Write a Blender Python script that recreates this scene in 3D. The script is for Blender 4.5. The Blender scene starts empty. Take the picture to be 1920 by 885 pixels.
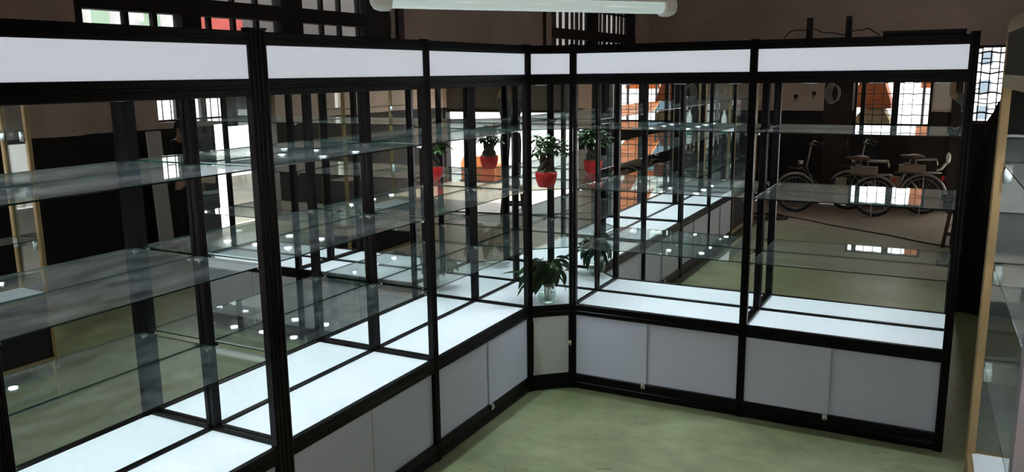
import bpy, math, random
from math import sin, cos, pi, radians
from mathutils import Vector, Matrix
rnd = random.Random(7)
S = bpy.context.scene
COL = S.collection

# ------------------------------------------------------------------ materials
MATS = {}
def nodemat(name):
    m = bpy.data.materials.new(name); m.use_nodes = True
    nt = m.node_tree
    for n in list(nt.nodes): nt.nodes.remove(n)
    out = nt.nodes.new('ShaderNodeOutputMaterial')
    MATS[name] = m
    return m, nt, out

def pbr(name, col, rough=.5, metal=0., spec=.5, var=0., scale=8., bump=0., col2=None, emit=None, estr=0., stretch=None, detail=4.):
    m, nt, out = nodemat(name)
    b = nt.nodes.new('ShaderNodeBsdfPrincipled')
    nt.links.new(b.outputs[0], out.inputs[0])
    b.inputs['Roughness'].default_value = rough
    b.inputs['Metallic'].default_value = metal
    b.inputs['Specular IOR Level'].default_value = spec
    c = (*col, 1)
    if var > 0 or col2 is not None or bump > 0:
        tc = nt.nodes.new('ShaderNodeTexCoord')
        src = tc.outputs['Object']
        if stretch:
            mp = nt.nodes.new('ShaderNodeMapping'); mp.inputs['Scale'].default_value = stretch
            nt.links.new(src, mp.inputs[0]); src = mp.outputs[0]
        no = nt.nodes.new('ShaderNodeTexNoise'); no.inputs['Scale'].default_value = scale
        no.inputs['Detail'].default_value = detail
        nt.links.new(src, no.inputs['Vector'])
        cr = nt.nodes.new('ShaderNodeValToRGB')
        c2 = (*col2, 1) if col2 is not None else tuple(x*(1-var) for x in col)+(1,)
        cr.color_ramp.elements[0].position = .3; cr.color_ramp.elements[1].position = .7
        cr.color_ramp.elements[0].color = c2; cr.color_ramp.elements[1].color = c
        nt.links.new(no.outputs[0], cr.inputs[0]); nt.links.new(cr.outputs[0], b.inputs['Base Color'])
        if bump > 0:
            bp = nt.nodes.new('ShaderNodeBump'); bp.inputs['Strength'].default_value = bump
            bp.inputs['Distance'].default_value = .01
            nt.links.new(no.outputs[0], bp.inputs['Height']); nt.links.new(bp.outputs[0], b.inputs['Normal'])
    else:
        b.inputs['Base Color'].default_value = c
    if emit:
        b.inputs['Emission Color'].default_value = (*emit, 1); b.inputs['Emission Strength'].default_value = estr
    return m

def thin_glass(name, tint, dust=.03, ior=1.5):
    """a glass face: clear with a tint, Fresnel reflection and a little dust"""
    m, nt, out = nodemat(name)
    N = nt.nodes.new; Lk = nt.links.new
    tr = N('ShaderNodeBsdfTransparent'); tr.inputs[0].default_value = (*tint, 1)
    gl = N('ShaderNodeBsdfGlossy'); gl.inputs['Roughness'].default_value = .0
    gl.inputs[0].default_value = (.95, 1, .99, 1)
    df = N('ShaderNodeBsdfDiffuse'); df.inputs[0].default_value = (.8, .9, .88, 1)
    geo = N('ShaderNodeNewGeometry')
    mr = N('ShaderNodeMapRange')          # the far face of the sheet sees the same air-glass step
    mr.inputs[3].default_value = ior; mr.inputs[4].default_value = 1/ior
    Lk(geo.outputs['Backfacing'], mr.inputs[0])
    fr = N('ShaderNodeFresnel'); Lk(mr.outputs[0], fr.inputs['IOR'])
    tc = N('ShaderNodeTexCoord'); no = N('ShaderNodeTexNoise'); no.inputs['Scale'].default_value = 5.
    no.inputs['Detail'].default_value = 5.
    mp = N('ShaderNodeMapping'); mp.inputs['Scale'].default_value = (1, 2.5, 1)
    Lk(tc.outputs['Object'], mp.inputs[0]); Lk(mp.outputs[0], no.inputs['Vector'])
    m2 = N('ShaderNodeMapRange'); m2.inputs[1].default_value = .35; m2.inputs[2].default_value = .75
    m2.inputs[3].default_value = dust*.3; m2.inputs[4].default_value = dust*1.6
    Lk(no.outputs[0], m2.inputs[0])
    a = N('ShaderNodeMixShader'); Lk(m2.outputs[0], a.inputs[0]); Lk(tr.outputs[0], a.inputs[1]); Lk(df.outputs[0], a.inputs[2])
    c = N('ShaderNodeMixShader'); Lk(fr.outputs[0], c.inputs[0]); Lk(a.outputs[0], c.inputs[1]); Lk(gl.outputs[0], c.inputs[2])
    Lk(c.outputs[0], out.inputs[0])
    return m

def mirror_mat(name, col):
    m, nt, out = nodemat(name)
    gl = nt.nodes.new('ShaderNodeBsdfGlossy'); gl.inputs['Roughness'].default_value = 0.
    gl.inputs[0].default_value = (*col, 1)
    nt.links.new(gl.outputs[0], out.inputs[0])
    return m

def emis(name, col, s):
    m, nt, out = nodemat(name)
    e = nt.nodes.new('ShaderNodeEmission'); e.inputs[0].default_value = (*col, 1); e.inputs[1].default_value = s
    nt.links.new(e.outputs[0], out.inputs[0])
    return m

def wall_mat(name, up, low, zline):
    """painted plaster: dark painted dado below a chest-high line, old plaster above"""
    m, nt, out = nodemat(name)
    N = nt.nodes.new; Lk = nt.links.new
    b = N('ShaderNodeBsdfPrincipled'); Lk(b.outputs[0], out.inputs[0]); b.inputs['Roughness'].default_value = .8
    tc = N('ShaderNodeTexCoord'); sp = N('ShaderNodeSeparateXYZ'); Lk(tc.outputs['Object'], sp.inputs[0])
    no = N('ShaderNodeTexNoise'); no.inputs['Scale'].default_value = 1.6; no.inputs['Detail'].default_value = 6
    Lk(tc.outputs['Object'], no.inputs['Vector'])
    cr = N('ShaderNodeValToRGB'); cr.color_ramp.elements[0].position = .32; cr.color_ramp.elements[1].position = .7
    cr.color_ramp.elements[0].color = (*[x*.72 for x in up], 1); cr.color_ramp.elements[1].color = (*up, 1)
    Lk(no.outputs[0], cr.inputs[0])
    ad = N('ShaderNodeMath'); ad.operation = 'MULTIPLY_ADD'; ad.inputs[1].default_value = .05
    Lk(no.outputs[0], ad.inputs[0]); Lk(sp.outputs[2], ad.inputs[2])
    st = N('ShaderNodeMath'); st.operation = 'GREATER_THAN'; st.inputs[1].default_value = zline
    Lk(ad.outputs[0], st.inputs[0])
    mx = N('ShaderNodeMix'); mx.data_type = 'RGBA'
    Lk(st.outputs[0], mx.inputs[0]); mx.inputs[6].default_value = (*low, 1); Lk(cr.outputs[0], mx.inputs[7])
    Lk(mx.outputs[2], b.inputs['Base Color'])
    bp = N('ShaderNodeBump'); bp.inputs['Strength'].default_value = .15; Lk(no.outputs[0], bp.inputs['Height']); Lk(bp.outputs[0], b.inputs['Normal'])
    return m

def floor_mat(name):
    m, nt, out = nodemat(name)
    N = nt.nodes.new; Lk = nt.links.new
    b = N('ShaderNodeBsdfPrincipled'); Lk(b.outputs[0], out.inputs[0])
    b.inputs['Roughness'].default_value = .36; b.inputs['Specular IOR Level'].default_value = .5
    tc = N('ShaderNodeTexCoord')
    n1 = N('ShaderNodeTexNoise'); n1.inputs['Scale'].default_value = 1.3; n1.inputs['Detail'].default_value = 8; n1.inputs['Distortion'].default_value = .6
    n2 = N('ShaderNodeTexNoise'); n2.inputs['Scale'].default_value = 9; n2.inputs['Detail'].default_value = 6
    n3 = N('ShaderNodeTexNoise'); n3.inputs['Scale'].default_value = 14; n3.inputs['Detail'].default_value = 2; n3.inputs['Distortion'].default_value = 2.
    mp = N('ShaderNodeMapping'); mp.inputs['Rotation'].default_value = (0, 0, .9); mp.inputs['Scale'].default_value = (.75, 1.25, 1)
    Lk(tc.outputs['Object'], n1.inputs['Vector']); Lk(tc.outputs['Object'], mp.inputs[0]); Lk(mp.outputs[0], n2.inputs['Vector']); Lk(mp.outputs[0], n3.inputs['Vector'])
    c1 = N('ShaderNodeValToRGB'); c1.color_ramp.elements[0].position = .3; c1.color_ramp.elements[1].position = .72
    c1.color_ramp.elements[0].color = FLOOR_A; c1.color_ramp.elements[1].color = FLOOR_B
    Lk(n1.outputs[0], c1.inputs[0])
    c2 = N('ShaderNodeValToRGB'); c2.color_ramp.elements[0].position = .35; c2.color_ramp.elements[1].position = .7
    c2.color_ramp.elements[0].color = (.84, .82, .80, 1); c2.color_ramp.elements[1].color = (1.06, 1.07, 1.0, 1)
    Lk(n2.outputs[0], c2.inputs[0])
    c3 = N('ShaderNodeValToRGB'); c3.color_ramp.elements[0].position = .27; c3.color_ramp.elements[1].position = .33
    c3.color_ramp.elements[0].color = (.55, .5, .48, 1); c3.color_ramp.elements[1].color = (1, 1, 1, 1)
    Lk(n3.outputs[0], c3.inputs[0])
    x = N('ShaderNodeMix'); x.data_type = 'RGBA'; x.blend_type = 'MULTIPLY'; x.inputs[0].default_value = 1
    y = N('ShaderNodeMix'); y.data_type = 'RGBA'; y.blend_type = 'MULTIPLY'; y.inputs[0].default_value = 1
    Lk(c1.outputs[0], x.inputs[6]); Lk(c2.outputs[0], x.inputs[7]); Lk(x.outputs[2], y.inputs[6]); Lk(c3.outputs[0], y.inputs[7])
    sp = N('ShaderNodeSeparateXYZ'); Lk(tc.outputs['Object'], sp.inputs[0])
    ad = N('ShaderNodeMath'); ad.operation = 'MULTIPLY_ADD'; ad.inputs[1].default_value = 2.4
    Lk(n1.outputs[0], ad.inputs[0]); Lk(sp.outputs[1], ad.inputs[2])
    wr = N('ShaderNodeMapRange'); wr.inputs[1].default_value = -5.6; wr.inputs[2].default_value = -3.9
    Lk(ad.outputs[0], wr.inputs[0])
    daylight_tint = N('ShaderNodeMix'); daylight_tint.data_type = 'RGBA'; daylight_tint.blend_type = 'MULTIPLY'; daylight_tint.inputs[0].default_value = 1  # mixed lighting painted in: beige daylight tone far off, green near the cabinets
    daylight_tint.inputs[6].default_value = (.40, .315, .25, 1); Lk(c2.outputs[0], daylight_tint.inputs[7])
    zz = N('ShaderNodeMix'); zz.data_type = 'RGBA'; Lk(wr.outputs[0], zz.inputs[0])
    Lk(daylight_tint.outputs[2], zz.inputs[6]); Lk(y.outputs[2], zz.inputs[7])
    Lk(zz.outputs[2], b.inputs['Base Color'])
    return m

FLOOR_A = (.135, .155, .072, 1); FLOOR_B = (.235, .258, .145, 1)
BLACK = pbr('black_anodised', (.0022, .0015, .0017), .3, 0, .16)
BLACKM = pbr('black_board', (.006, .005, .005), .6, 0, .3)
DECK = pbr('white_laminate', (.78, .78, .80), .35, var=.05, scale=30)
DOOR = pbr('grey_laminate', (.57, .60, .69), .5, var=.05, scale=60)
DOORG = pbr('greenish_laminate', (.50, .52, .47), .5, var=.05, scale=60)
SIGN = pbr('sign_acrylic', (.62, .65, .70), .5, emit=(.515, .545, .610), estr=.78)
MIRROR = mirror_mat('mirror', (.92, .95, .935))
GLASS = thin_glass('shelf_glass', (.942, .972, .964), .018)
PANE = thin_glass('window_glass', (.97, .98, .975), .008)
GEDGE = pbr('glass_edge', (.006, .028, .022), .12, spec=.6)
HEADB = pbr('brown_board', (.045, .034, .022), .9, 0, .1)
CHROME = pbr('chrome', (.75, .75, .75), .18, 1.)
LENS = emis('led_lens', (.89, .91, 1.03), 70.)
RING = pbr('led_ring', (.5, .5, .5), .4)
GOLD = pbr('gold_anodised', (.36, .25, .12), .42, .6)
GREYAL = pbr('grey_aluminium', (.42, .40, .44), .45, .4)
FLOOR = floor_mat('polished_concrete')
WALL = wall_mat('plaster_and_dado', (.72, .585, .515), (.016, .013, .013), 1.60)
CEIL = pbr('ceiling_paint', (.66, .55, .49), .9, var=.2, scale=2)
IRON = pbr('dark_iron', (.015, .012, .012), .7)
WOODD = pbr('dark_wood', (.055, .028, .018), .55, var=.4, scale=6, stretch=(8, 8, .8))
STOOLW = pbr('stool_wood', (.10, .035, .02), .45, var=.4, scale=6, stretch=(8, 8, .8))
TARP = pbr('black_sheet', (.010, .009, .010), .75, var=.4, scale=5, bump=.6)
SHUT = pbr('shutter_steel', (.13, .13, .125), .5, .4, var=.3, scale=3)
LAMPW = pbr('lamp_plastic', (.86, .88, .86), .35)
LAMPT = pbr('clip_plastic', (.60, .70, .68), .12, spec=.8)
TUBE = pbr('lamp_tube', (.62, .70, .68), .12, spec=.8, emit=(.80, .96, .93), estr=.36)
RED = pbr('red_glaze', (.38, .010, .010), .25, var=.15, scale=20)
SOIL = pbr('moss_soil', (.07, .065, .02), .9, var=.5, scale=60, bump=.5)
TRUNK = pbr('bark', (.045, .028, .016), .8, var=.5, scale=30, bump=.6)
LEAF = pbr('leaf_green', (.028, .085, .016), .38, var=.55, scale=12)
LEAF2 = pbr('leaf_dark', (.011, .036, .009), .34, var=.5, scale=9)
STEM = pbr('leaf_stem', (.09, .16, .035), .5)
VASE = thin_glass('vase_glass', (.93, .96, .95), .02)
RUBBER = pbr('tyre_rubber', (.02, .02, .02), .8)
STEEL = pbr('bright_steel', (.36, .34, .32), .32, .9)
PAINTB = pbr('bike_black', (.02, .018, .018), .3)
SADDLE = pbr('saddle_brown', (.16, .09, .06), .5)
TAN = pbr('tan_plastic', (.28, .22, .16), .5)
REDL = pbr('red_reflector', (.5, .05, .03), .3)
CABLE = pbr('cable_rubber', (.02, .016, .014), .6)
SKIN = pbr('skin', (.42, .25, .17), .55)
SHIRT = pbr('grey_shirt', (.16, .18, .17), .85, var=.3, scale=14)
TROUSER = pbr('grey_trousers', (.11, .115, .12), .85, var=.2, scale=20)
DARKC = pbr('dark_cloth', (.025, .024, .026), .85, var=.3, scale=14)
HAIR = pbr('black_hair', (.012, .010, .009), .6)
SHOE = pbr('dark_shoe', (.02, .02, .022), .5)
PALE = pbr('pale_facade', (.78, .77, .76), .85, var=.12, scale=.8)
WHITEW = pbr('whitewash', (.80, .77, .78), .85, var=.3, scale=2.5)
GREENW = pbr('green_paint', (.42, .58, .42), .8, var=.2, scale=3)
ALLEY = pbr('alley_render', (.10, .092, .088), .85, var=.35, scale=1.2)
YARD = pbr('yard_concrete', (.62, .60, .57), .85, var=.2, scale=.7)
BLUEG = pbr('facade_glass', (.055, .075, .095), .6, 0, .1)
ORANGE = pbr('orange_tarpaulin', (.62, .17, .03), .6, var=.3, scale=3)
CLOTH = pbr('orange_cloth', (.30, .07, .008), .7, var=.3, scale=5)
CREAM = pbr('cream_sheet', (.27, .20, .10), .8, var=.3, scale=6)
REDB = pbr('red_banner', (.55, .10, .08), .7, var=.3, scale=3)
WHITEP = pbr('white_paint', (.72, .70, .69), .6, var=.1, scale=4)
ALUW = pbr('pale_profile', (.62, .60, .55), .4, .3)
BOTW = pbr('bottle_white', (.75, .77, .76), .4)
BOTG = pbr('bottle_green', (.02, .22, .12), .4)
WIREM = pbr('white_wire', (.5, .48, .45), .5)

# ------------------------------------------------------------------ mesh builder
class MB:
    def __init__(s): s.v = []; s.f = []; s.m = []; s.sm = []
    def add(s, vs, fs, mi=0, smooth=False):
        b = len(s.v); s.v += [tuple(v) for v in vs]
        for f in fs:
            s.f.append([b+i for i in f]); s.m.append(mi); s.sm.append(smooth)
        return s
    def box(s, a, b, mi=0, bev=0.):
        (x0, y0, z0), (x1, y1, z1) = [min(p, q) for p, q in zip(a, b)], [max(p, q) for p, q in zip(a, b)]
        vs = [(x0,y0,z0),(x1,y0,z0),(x1,y1,z0),(x0,y1,z0),(x0,y0,z1),(x1,y0,z1),(x1,y1,z1),(x0,y1,z1)]
        fs = [(0,3,2,1),(4,5,6,7),(0,1,5,4),(1,2,6,5),(2,3,7,6),(3,0,4,7)]
        return s.add(vs, fs, mi)
    def sheet(s, a, b, thin, mi=0, ei=1):
        """a glass sheet: the two big faces get mi, the cut edges ei"""
        n0 = len(s.f); s.box(a, b, mi)
        for k, ax in zip(range(6), (2, 2, 1, 0, 1, 0)):
            s.m[n0+k] = mi if ax == thin else ei
        return s
    def extrude(s, poly, z0, z1, mi=0, ei=None, ax=2, smooth=False):
        """poly: 2-D outline (ccw) swept along ax"""
        n = len(poly)
        def P(p, z):
            return (p[0], p[1], z) if ax == 2 else ((z, p[0], p[1]) if ax == 0 else (p[1], z, p[0]))
        vs = [P(p, z0) for p in poly] + [P(p, z1) for p in poly]
        s.add(vs, [tuple(range(n-1, -1, -1)), tuple(range(n, 2*n))], mi)
        b = len(s.v)-2*n
        for i in range(n):
            j = (i+1) % n
            s.f.append([b+i, b+j, b+n+j, b+n+i]); s.m.append(mi if ei is None else ei); s.sm.append(smooth)
        return s
    def tube(s, pts, r, n=8, mi=0, closed=False, caps=True, sx=1.):
        pts = [Vector(p) for p in pts]; k = len(pts)
        rs = r if isinstance(r, (list, tuple)) else [r]*k
        rings = []; prev = None
        for i, p in enumerate(pts):
            if closed: t = pts[(i+1) % k]-pts[i-1]
            else: t = pts[min(i+1, k-1)]-pts[max(i-1, 0)]
            t = t.normalized() if t.length > 1e-9 else Vector((0, 0, 1))
            if prev is None:
                up = Vector((0, 0, 1)) if abs(t.z) < .9 else Vector((1, 0, 0))
                a = t.cross(up).normalized()
            else:
                a = (prev-t*prev.dot(t)); a = a.normalized() if a.length > 1e-6 else t.orthogonal().normalized()
            b = t.cross(a); prev = a
            rings.append([p+(a*cos(2*pi*j/n)*sx+b*sin(2*pi*j/n))*rs[i] for j in range(n)])
        base = len(s.v)
        for R in rings: s.v += [tuple(v) for v in R]
        for i in range(k if closed else k-1):
            i2 = (i+1) % k
            for j in range(n):
                j2 = (j+1) % n
                s.f.append([base+i*n+j, base+i*n+j2, base+i2*n+j2, base+i2*n+j]); s.m.append(mi); s.sm.append(True)
        if caps and not closed:
            s.f.append([base+j for j in range(n-1, -1, -1)]); s.m.append(mi); s.sm.append(False)
            s.f.append([base+(k-1)*n+j for j in range(n)]); s.m.append(mi); s.sm.append(False)
        return s
    def lathe(s, prof, n=24, c=(0, 0, 0), mi=0, sx=1, sy=1):
        b = len(s.v)
        for r, z in prof:
            for j in range(n): s.v.append((c[0]+r*cos(2*pi*j/n)*sx, c[1]+r*sin(2*pi*j/n)*sy, c[2]+z))
        for i in range(len(prof)-1):
            for j in range(n):
                j2 = (j+1) % n
                s.f.append([b+i*n+j, b+i*n+j2, b+(i+1)*n+j2, b+(i+1)*n+j]); s.m.append(mi); s.sm.append(True)
        return s
    def ball(s, c, r, n=12, k=8, mi=0):
        rx, ry, rz = r if isinstance(r, (tuple, list)) else (r, r, r)
        prof = [(max(1e-4, sin(pi*i/k)), -cos(pi*i/k)*rz) for i in range(k+1)]
        return s.lathe(prof, n, c, mi, rx, ry)
    def xform(s, M):
        s.v = [tuple(M @ Vector(v)) for v in s.v]; return s
    def build(s, name, mats, parent=None, loc=None):
        me = bpy.data.meshes.new(name); me.from_pydata(s.v, [], s.f)
        for m in (mats if isinstance(mats, (list, tuple)) else [mats]): me.materials.append(m)
        me.polygons.foreach_set('material_index', s.m)
        me.polygons.foreach_set('use_smooth', s.sm)
        me.update()
        o = bpy.data.objects.new(name, me); COL.objects.link(o)
        if parent is not None: o.parent = parent
        if loc is not None: o.location = loc
        return o

def thing(name, label, cat, loc=(0, 0, 0), rz=0., group=None):
    o = bpy.data.objects.new(name, None); COL.objects.link(o)
    o.location = loc; o.rotation_euler = (0, 0, rz); o.empty_display_size = .1
    o['label'] = label; o['category'] = cat; o['kind'] = 'thing'
    if group: o['group'] = group
    return o
def tag(o, label, cat, group=None, kind='thing'):
    o['label'] = label; o['category'] = cat; o['kind'] = kind
    if group: o['group'] = group
    return o
def struct(o, label=None):
    o['kind'] = 'structure'
    if label: o['label'] = label
    return o
def copy_tree(o, parent=None):
    c = o.copy(); COL.objects.link(c)
    if parent is not None: c.parent = parent
    for ch in list(o.children): copy_tree(ch, c)
    return c

# ------------------------------------------------------------------ surveyed dimensions (metres)
T, S1, S0, HB = 2.431, 2.376, 2.242, 2.172          # cabinet top, sign opening, header underside
D, B1, B0 = .629, .552, .111                        # deck lip, top and bottom of the doors
DEP = .4388                                         # front plane to mirror
CAX, CAY = .24, .2022                               # the canted corner front
MLX, MRY = -DEP, CAY+DEP                            # mirror planes
SHELF_Z = (1.042, 1.458, 1.872)

def fluted(x0, x1, y0, y1, n=3, dep=.004):
    """outline of a fluted post: ribbed front at y0, flat back at y1"""
    p = []
    w = x1-x0; k = n*8
    for i in range(k+1):
        u = i/k
        p.append((x0+w*u, y0+dep*(1-abs(sin(pi*n*u)))**1.5))
    p += [(x1, y1), (x0, y1)]
    return p
def rail_profile(y0, y1, z0, z1):
    h = z1-z0
    return [(y0, z0+.004), (y0+.003, z0), (y1, z0), (y1, z1), (y0+.003, z1), (y0, z1-.004), (y0, z0+h*.62), (y0+.003, z0+h*.58), (y0+.003, z0+h*.42), (y0, z0+h*.38)]

LED_W = 34.
def downlight(par, x, y, z, lit=True):
    o = MB().lathe([(.032, -.001), (.044, -.001), (.046, -.006), (.038, -.010), (.032, -.008), (.032, -.001)], 24).build('downlight', RING, par, (x, y, z))
    MB().lathe([(.0001, -.0065), (.016, -.0065), (.0315, -.006)], 24).build('lens', LENS, o)
    l = bpy.data.lights.new('led_beam', 'SPOT'); l.energy = LED_W; l.color = (.89, .91, 1.03); l.shadow_soft_size = .03
    l.spot_size = radians(110); l.spot_blend = .75
    lo = bpy.data.objects.new('led_beam', l); COL.objects.link(lo); lo.parent = o; lo.location = (0, 0, -.012)
    return o

def clip(par, x, y, z):
    return MB().box((-.011, -.016, -.012), (.011, .016, -.0005)).tube([(0, 0, -.012), (0, 0, -.02)], .005, 8).build('shelf_clip', CHROME, par, (x, y, z))

def lock(par, x, y, z):
    o = MB().box((-.014, -.016, -.018), (.014, .002, .018)).tube([(0, -.016, .002), (0, -.026, .002)], .009, 12).build('door_lock', CHROME, par, (x, y, z))
    MB().tube([(0, -.030, .0), (0, -.031, -.02), (.004, -.032, -.05)], .003, 6).build('key', IRON, o)
    return o

def cabinet(label, loc, rz, W, pl, pr, seam=.5, over=1, end=None, leds=(.30, .68, 1.04), back_line=.010, frame=None, decklab=True, name='display_cabinet', cat='display cabinet', group='black mirror-backed display cabinets', fr=None):
    F = fr or BLACK
    c = thing(name, label, cat, loc, rz, group)
    d = DEP
    # carcase of the base
    MB().box((.002, .010, 0), (W-.002, d+.012, B0-.001)).build('plinth', BLACKM, c)
    MB().box((.002, .035, B0), (.012, d+.012, B1)).build('side_panel', BLACKM, c)
    MB().box((W-.012, .035, B0), (W-.002, d+.012, B1)).build('side_panel', BLACKM, c)
    MB().box((.012, d+.006, B0), (W-.012, d+.012, T-.01)).build('back_panel', BLACKM, c)
    # rails
    MB().extrude(rail_profile(0, .03, .004, B0), pl, W-pr, ax=0).build('base_rail', F, c)
    MB().extrude(rail_profile(0, .03, B1, D), pl, W-pr, ax=0).build('deck_rail', F, c)
    MB().extrude(rail_profile(0, .03, HB, S0), pl, W-pr, ax=0).build('header_rail', F, c)
    MB().extrude(rail_profile(0, .03, S1, T), pl, W-pr, ax=0).build('top_rail', F, c)
    for x0, x1 in ((.004, .026), (W-.026, W-.004)):
        MB().box((x0, .034, D-.02), (x1, d-.001, D+.012)).build('side_rail', F, c)
    MB().box((.026, d-.014, D-.02), (W-.026, d-.0005, D+back_line-.004)).build('back_rail', F, c)
    # four fluted posts
    for x0, x1 in ((0.0006, pl), (W-pr, W-.0006)):
        n = 2
        o = MB().extrude(fluted(x0, x1, -.004, .034, n), 0, T+.006).build('post', F, c)
        if x1-x0 > .04:
            MB().box((x0, -.008, T+.006), (x1, .036, T+.014)).build('post_cap', F, o)
    for x0, x1 in ((0.0006, .022), (W-.022, W-.0006)):
        MB().extrude(fluted(x0, x1, d-.030, d+.006, 2), B0, T).build('post', F, c)
    # deck, mirror, header
    MB().box((.026, .03, D-.018), (W-.026, d-.001, D-.006)).build('deck_panel', DECK, c)
    MB().box((.026, d, D-.006), (W-.026, d+.005, HB+.02)).build('mirror_panel', MIRROR, c)
    MB().box((.026, .03, HB+.004), (W-.026, d-.001, HB+.012)).build('header_soffit', F, c)
    MB().box((.004, .034, T-.014), (W-.004, d+.006, T-.002)).build('top_panel', BLACKM, c)
    for x in (.004, W-.012):
        MB().box((x, .034, HB+.004), (x+.008, d-.03, T-.014)).build('header_end', F, c)
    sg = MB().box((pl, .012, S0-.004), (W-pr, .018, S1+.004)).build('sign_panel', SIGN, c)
    sg['label'] = 'blank light grey sign panel in the header'
    for x in leds: downlight(c, x, d*.5, HB+.004)
    # sliding doors
    xs = pl+(W-pl-pr)*seam
    ya, yb = (.012, .022) if over else (.022, .012)
    a = MB().box((pl-.004, ya, B0-.004), (xs+.006, ya+.008, B1+.004)).build('sliding_door', DOOR, c)
    MB().box((xs-.006, yb, B0-.004), (W-pr+.004, yb+.008, B1+.004)).build('sliding_door', DOOR, c)
    MB().box((xs+.004, ya-.003, B0), (xs+.008, ya+.009, B1)).build('door_edge', GREYAL, a)
    lock(a, xs-.010, .002, B0-.008)
    # glass shelves on chrome clips
    for z in SHELF_Z:
        s = MB().sheet((.027, .012, z-.003), (W-.027, d-.004, z+.003), 2).build('glass_shelf', [GLASS, GEDGE], c)
        for x in (.033, W-.033):
            for y in (.04, d-.03): clip(s, x, y, z-.003)
    if end == 'glass':
        MB().sheet((W-.012, .036, D+.012), (W-.007, d-.032, HB), 0).build('side_glass', [PANE, GEDGE], c)
    return c

Y23, Y12 = -1.216, -2.464
Q = pi/2
cabinet('black display cabinet with thick ribbed right post, cut off by the left picture edge', (0, -3.664, 0), Q, 1.2, .024, .050, .55)
cabinet('black display cabinet second from the left, just right of the thick ribbed post', (0, Y12, 0), Q, 1.248, .050, .024, .50)
cabinet('black display cabinet directly left of the narrow corner unit with plants', (0, Y23, 0), Q, 1.216, .024, .024, .53, over=0)
cabinet('black display cabinet directly right of the narrow corner unit with plants', (CAX, CAY, 0), 0, 1.2, .024, .024, .455)
cabinet('black display cabinet at the right end of the row, mirroring parked bicycles', (CAX+1.2, CAY, 0), 0, 1.2, .024, .048, .46, end='glass')
cabinet('black display cabinet seen only in the mirrors, beyond the cut-off left cabinet', (0, -4.864, 0), Q, 1.2, .024, .024, .5)

# ---- corner unit
def corner():
    c = thing('corner_cabinet', 'narrow black corner cabinet with canted front, holding two potted plants', 'corner cabinet', (0, 0, 0))
    L = math.hypot(CAX, CAY); ang = math.atan2(CAY, CAX)
    # local frame along the canted front: x along front, y inwards
    f = bpy.data.objects
    R = Matrix.Rotation(ang, 4, 'Z')
    pent = [(0, 0), (CAX, CAY), (CAX, MRY), (MLX, MRY), (MLX, 0)]
    def inset(p, a):
        cx = sum(q[0] for q in p)/5; cy = sum(q[1] for q in p)/5
        return [(x+(cx-x)*a, y+(cy-y)*a) for x, y in p]
    def fb(mb): return mb.xform(R)
    MB().extrude(inset(pent, .03), 0, B0-.001).build('plinth', BLACKM, c)
    pw = .022
    fb(MB().extrude(rail_profile(0, .02, .004, B0), pw, L-pw, ax=0)).build('base_rail', BLACK, c)
    fb(MB().extrude(rail_profile(0, .02, B1, D), pw, L-pw, ax=0)).build('deck_rail', BLACK, c)
    fb(MB().extrude(rail_profile(0, .02, HB, S0), pw, L-pw, ax=0)).build('header_rail', BLACK, c)
    fb(MB().extrude(rail_profile(0, .02, S1, T), pw, L-pw, ax=0)).build('top_rail', BLACK, c)
    for x0, x1 in ((0, pw), (L-pw, L)):
        fb(MB().extrude(fluted(x0, x1, -.004, .020, 2), 0, T+.006)).build('post', BLACK, c)
    bp = MB().extrude([(MLX, MRY), (MLX, MRY-.03), (MLX+.03, MRY)], D, HB).build('corner_post', BLACK, c)
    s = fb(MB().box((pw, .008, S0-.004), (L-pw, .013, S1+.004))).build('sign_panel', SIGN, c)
    s['label'] = 'small blank light grey sign panel'
    MB().extrude(inset(pent, .02), D-.018, D-.006).build('deck_panel', DECK, c)
    MB().extrude(inset(pent, .02), HB+.004, HB+.012).build('header_soffit', BLACK, c)
    MB().extrude(inset(pent, .02), T-.014, T-.002).build('top_panel', BLACKM, c)
    MB().box((MLX-.005, .002, D-.006), (MLX, MRY+.005, HB+.02)).build('mirror_panel', MIRROR, c)
    MB().box((MLX, MRY, D-.006), (CAX-.002, MRY+.005, HB+.02)).build('mirror_panel', MIRROR, c)
    MB().box((MLX-.012, .002, B0), (MLX-.006, MRY+.012, T-.01)).build('back_panel', BLACKM, c)
    MB().box((MLX-.006, MRY+.006, B0), (CAX-.002, MRY+.012, T-.01)).build('back_panel', BLACKM, c)
    MB().box((MLX, .002, D-.02), (MLX+.013, MRY-.02, D+.006)).build('back_rail', BLACK, c)
    MB().box((MLX+.02, MRY-.013, D-.02), (CAX-.002, MRY, D+.006)).build('back_rail', BLACK, c)
    downlight(c, -.02, .25, HB+.004)
    d = fb(MB().box((pw+.006, .006, B0+.006), (L-pw-.006, .014, B1-.006))).build('hinged_door', DOORG, c)
    for z in (B0+.02, B1-.02):
        fb(MB().box((pw-.004, -.001, z-.014), (pw+.036, .006, z+.014))).build('hinge', GREYAL, d)
    lk = lock(d, 0, 0, 0); lk.matrix_local = Matrix.Translation(R @ Vector((L-pw-.004, .004, .345))) @ R
    for z in SHELF_Z:
        sh = inset(pent, .035)
        g = MB().extrude(sh, z-.003, z+.003, 0, 1).build('glass_shelf', [GLASS, GEDGE], c)
        clip(g, MLX+.035, .05, z-.003); clip(g, CAX-.04, MRY-.04, z-.003)
    return c
corner()

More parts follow.
